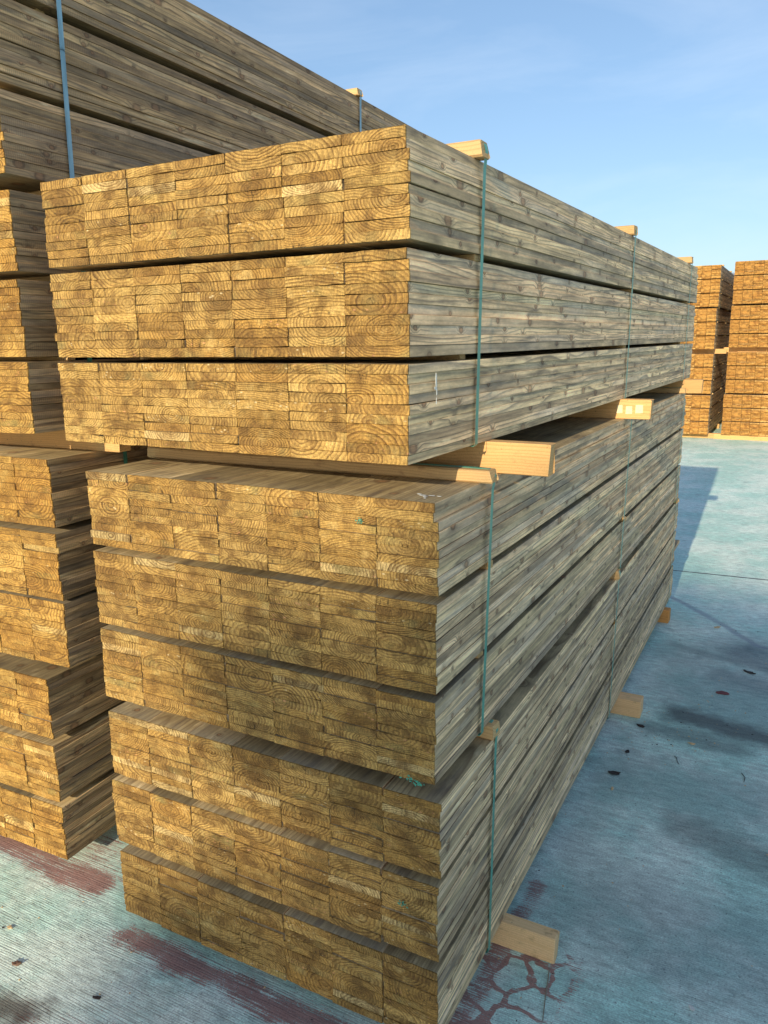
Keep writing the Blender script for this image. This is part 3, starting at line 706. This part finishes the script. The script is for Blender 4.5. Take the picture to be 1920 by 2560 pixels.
# white chalk stroke on the side of the topmost front pack (face at x = W)
patch('chalk_mark', PU, (W + .004, .115, 1.64), (R90, 0, R90), [(0, .012, .0035, .018), (.002, -.010, .003, .010), (-.004, -.004, .006, .004), (.0005, -.030, .0015, .010)], M_WHITE)
patch('bird_dropping', PM, (.955, .062, 1.6093 + G + .0012), (0, 0, 0), [(0, 0, .010, .006), (.020, .003, .008, .006), (.01, -.013, .006, .004), (.036, .004, .006, .003), (-.014, .010, .007, .004), (.016, -.026, .003, .003)], M_WHITE)
def dab(par, x, z, s, seed):
    rnd = random.Random(seed)
    patch('paint_mark', par, (x, -.0105, z), (R90, 0, 0), [(rnd.gauss(0, .009) * s, rnd.gauss(0, .005) * s, rnd.uniform(.0015, .0045) * s, rnd.uniform(.001, .0035) * s) for _ in range(16)], M_PAINTG)
dab(PM, .835, 1.358, .6, 1)
dab(PM, .967, .777, 1.1, 2)
dab(PB, .93, .455, .7, 3)

# ------------------------------------------------------------------ unseen tree added behind the camera to shade the lower right of the stack
SX, SZ = -.0473, -.345          # per metre of travel along +y
def shade_tree():
    dist = 28.0
    ex, ez = 1.66, -.26  # crown placed to cast the wanted shade edge
    cx, cz = ex - SX * dist, ez - SZ * dist
    t = tag(empty('added_shade_tree', (cx, -dist, 0)), 'unseen leafy tree added behind the camera to shade the lower front stack', 'tree')
    rnd = random.Random(4)
    bm = bmesh.new()
    def limb(p, q, r0, r1):
        d = (q - p); m = d.to_track_quat('Z', 'Y').to_matrix().to_4x4(); m.translation = (p + q) / 2
        bmesh.ops.create_cone(bm, cap_ends=True, segments=10, radius1=r0, radius2=r1, depth=d.length * 1.02, matrix=m)
    top = Vector((0, 0, cz - .9))
    limb(Vector((0, 0, 0)), Vector((.06, 0, 3.5)), .26, .20); limb(Vector((.06, 0, 3.5)), top, .20, .12)
    for i in range(9):
        a = i * 2.4; z0 = cz - 2.4 + i * .25
        limb(Vector((.03, 0, z0)), Vector((1.15 * math.cos(a), 1.15 * math.sin(a), z0 + 1.3)), .07, .025)
    me = D.meshes.new('trunk'); bm.to_mesh(me); bm.free(); me.materials.append(flat_mat('bark', (.11, .085, .06), .9, .4, 20))
    link('trunk', me, t)
    V = []; F = []
    clumps = []
    for _ in range(150):
        d = Vector((rnd.gauss(0, 1), rnd.gauss(0, 1), rnd.gauss(0, 1))).normalized() * rnd.uniform(.1, 1.) ** .45
        clumps.append(Vector((d.x * 1.64, d.y * 1.5, cz + d.z * 1.62)))
    for c in clumps:
        for _ in range(80):
            p = c + Vector((rnd.gauss(0, .17), rnd.gauss(0, .17), rnd.gauss(0, .15)))
            u = Vector((rnd.gauss(0, 1), rnd.gauss(0, 1), rnd.gauss(0, .6))).normalized(); v = u.orthogonal().normalized()
            v.rotate(Matrix.Rotation(rnd.uniform(0, 6.28), 3, u)); l = rnd.uniform(.07, .12); w = l * .45
            b = len(V); V += [p - u * l, p + v * w, p + u * l, p - v * w]; F.append((b, b + 1, b + 2, b + 3))
    me = D.meshes.new('crown'); me.from_pydata([tuple(v) for v in V], [], F); me.materials.append(flat_mat('leaf_green', (.06, .10, .03), .6, .4, 4))
    link('crown', me, t)
shade_tree()

# ------------------------------------------------------------------ light, sky, camera
el = math.atan(-SZ / math.hypot(1, SX))
sun = D.lights.new('sun', 'SUN'); sun.energy = 3.15; sun.angle = math.radians(.55); sun.color = (1, .86, .62)
so = D.objects.new('sun', sun); C.objects.link(so)
so.rotation_euler = Vector((SX, 1, SZ)).to_track_quat('-Z', 'Y').to_euler()
w = D.worlds.new('World'); S.world = w; w.use_nodes = True
nt = w.node_tree; bg = nt.nodes['Background']
sky = nt.nodes.new('ShaderNodeTexSky'); sky.sky_type = 'NISHITA'; sky.sun_disc = False
sky.sun_elevation = el; sky.sun_rotation = math.atan2(-SX, -1.) % (2 * math.pi)
sky.air_density = 1.; sky.dust_density = 1.; sky.ozone_density = 5.; sky.altitude = 0
gm = nt.nodes.new('ShaderNodeGamma'); gm.inputs[1].default_value = .7   # hazy air: evens the sky out
nt.links.new(sky.outputs[0], gm.inputs[0]); tcw = nt.nodes.new('ShaderNodeTexCoord'); mpw = nt.nodes.new('ShaderNodeMapping'); mpw.inputs['Scale'].default_value = (1.6, 1.2, 7.); mpw.inputs['Rotation'].default_value = (.12, .10, .5)
nw = nt.nodes.new('ShaderNodeTexNoise'); nw.inputs['Scale'].default_value = 1.5; nw.inputs['Detail'].default_value = 6; nw.inputs['Roughness'].default_value = .6; nw.inputs['Distortion'].default_value = .6
rw = nt.nodes.new('ShaderNodeMapRange'); rw.inputs[1].default_value = .46; rw.inputs[2].default_value = .78; rw.inputs[3].default_value = 0; rw.inputs[4].default_value = .20
xw = nt.nodes.new('ShaderNodeMix'); xw.data_type = 'RGBA'; xw.inputs[7].default_value = (3.7, 4.1, 4.6, 1)      # faint high cirrus
nt.links.new(tcw.outputs['Generated'], mpw.inputs[0]); nt.links.new(mpw.outputs[0], nw.inputs['Vector']); nt.links.new(nw.outputs['Fac'], rw.inputs[0])
nt.links.new(rw.outputs[0], xw.inputs[0]); nt.links.new(gm.outputs[0], xw.inputs[6]); nt.links.new(xw.outputs[2], bg.inputs[0]); bg.inputs[1].default_value = .15

cam = D.cameras.new('camera'); co = D.objects.new('camera', cam); C.objects.link(co)
cam.sensor_fit = 'VERTICAL'; cam.sensor_height = 36; cam.lens = 36 * 1963.57 / 2560; cam.clip_start = .02; cam.clip_end = 1500
yaw, pit, rol = math.radians(-27.8755), math.radians(-12.397), math.radians(-.7658)
f = Vector((math.sin(yaw) * math.cos(pit), math.cos(yaw) * math.cos(pit), math.sin(pit))); r = Vector((math.cos(yaw), -math.sin(yaw), 0)); u = r.cross(f)
r2 = r * math.cos(rol) + u * math.sin(rol); u2 = u * math.cos(rol) - r * math.sin(rol)
m = Matrix((r2, u2, -f)).transposed().to_4x4(); m.translation = (1.7121, -1.4358, 1.9376 + G)
co.matrix_world = m
S.camera = co
S.view_settings.view_transform = 'Standard'; S.view_settings.look = 'None'; S.view_settings.exposure = .92; S.view_settings.gamma = 1
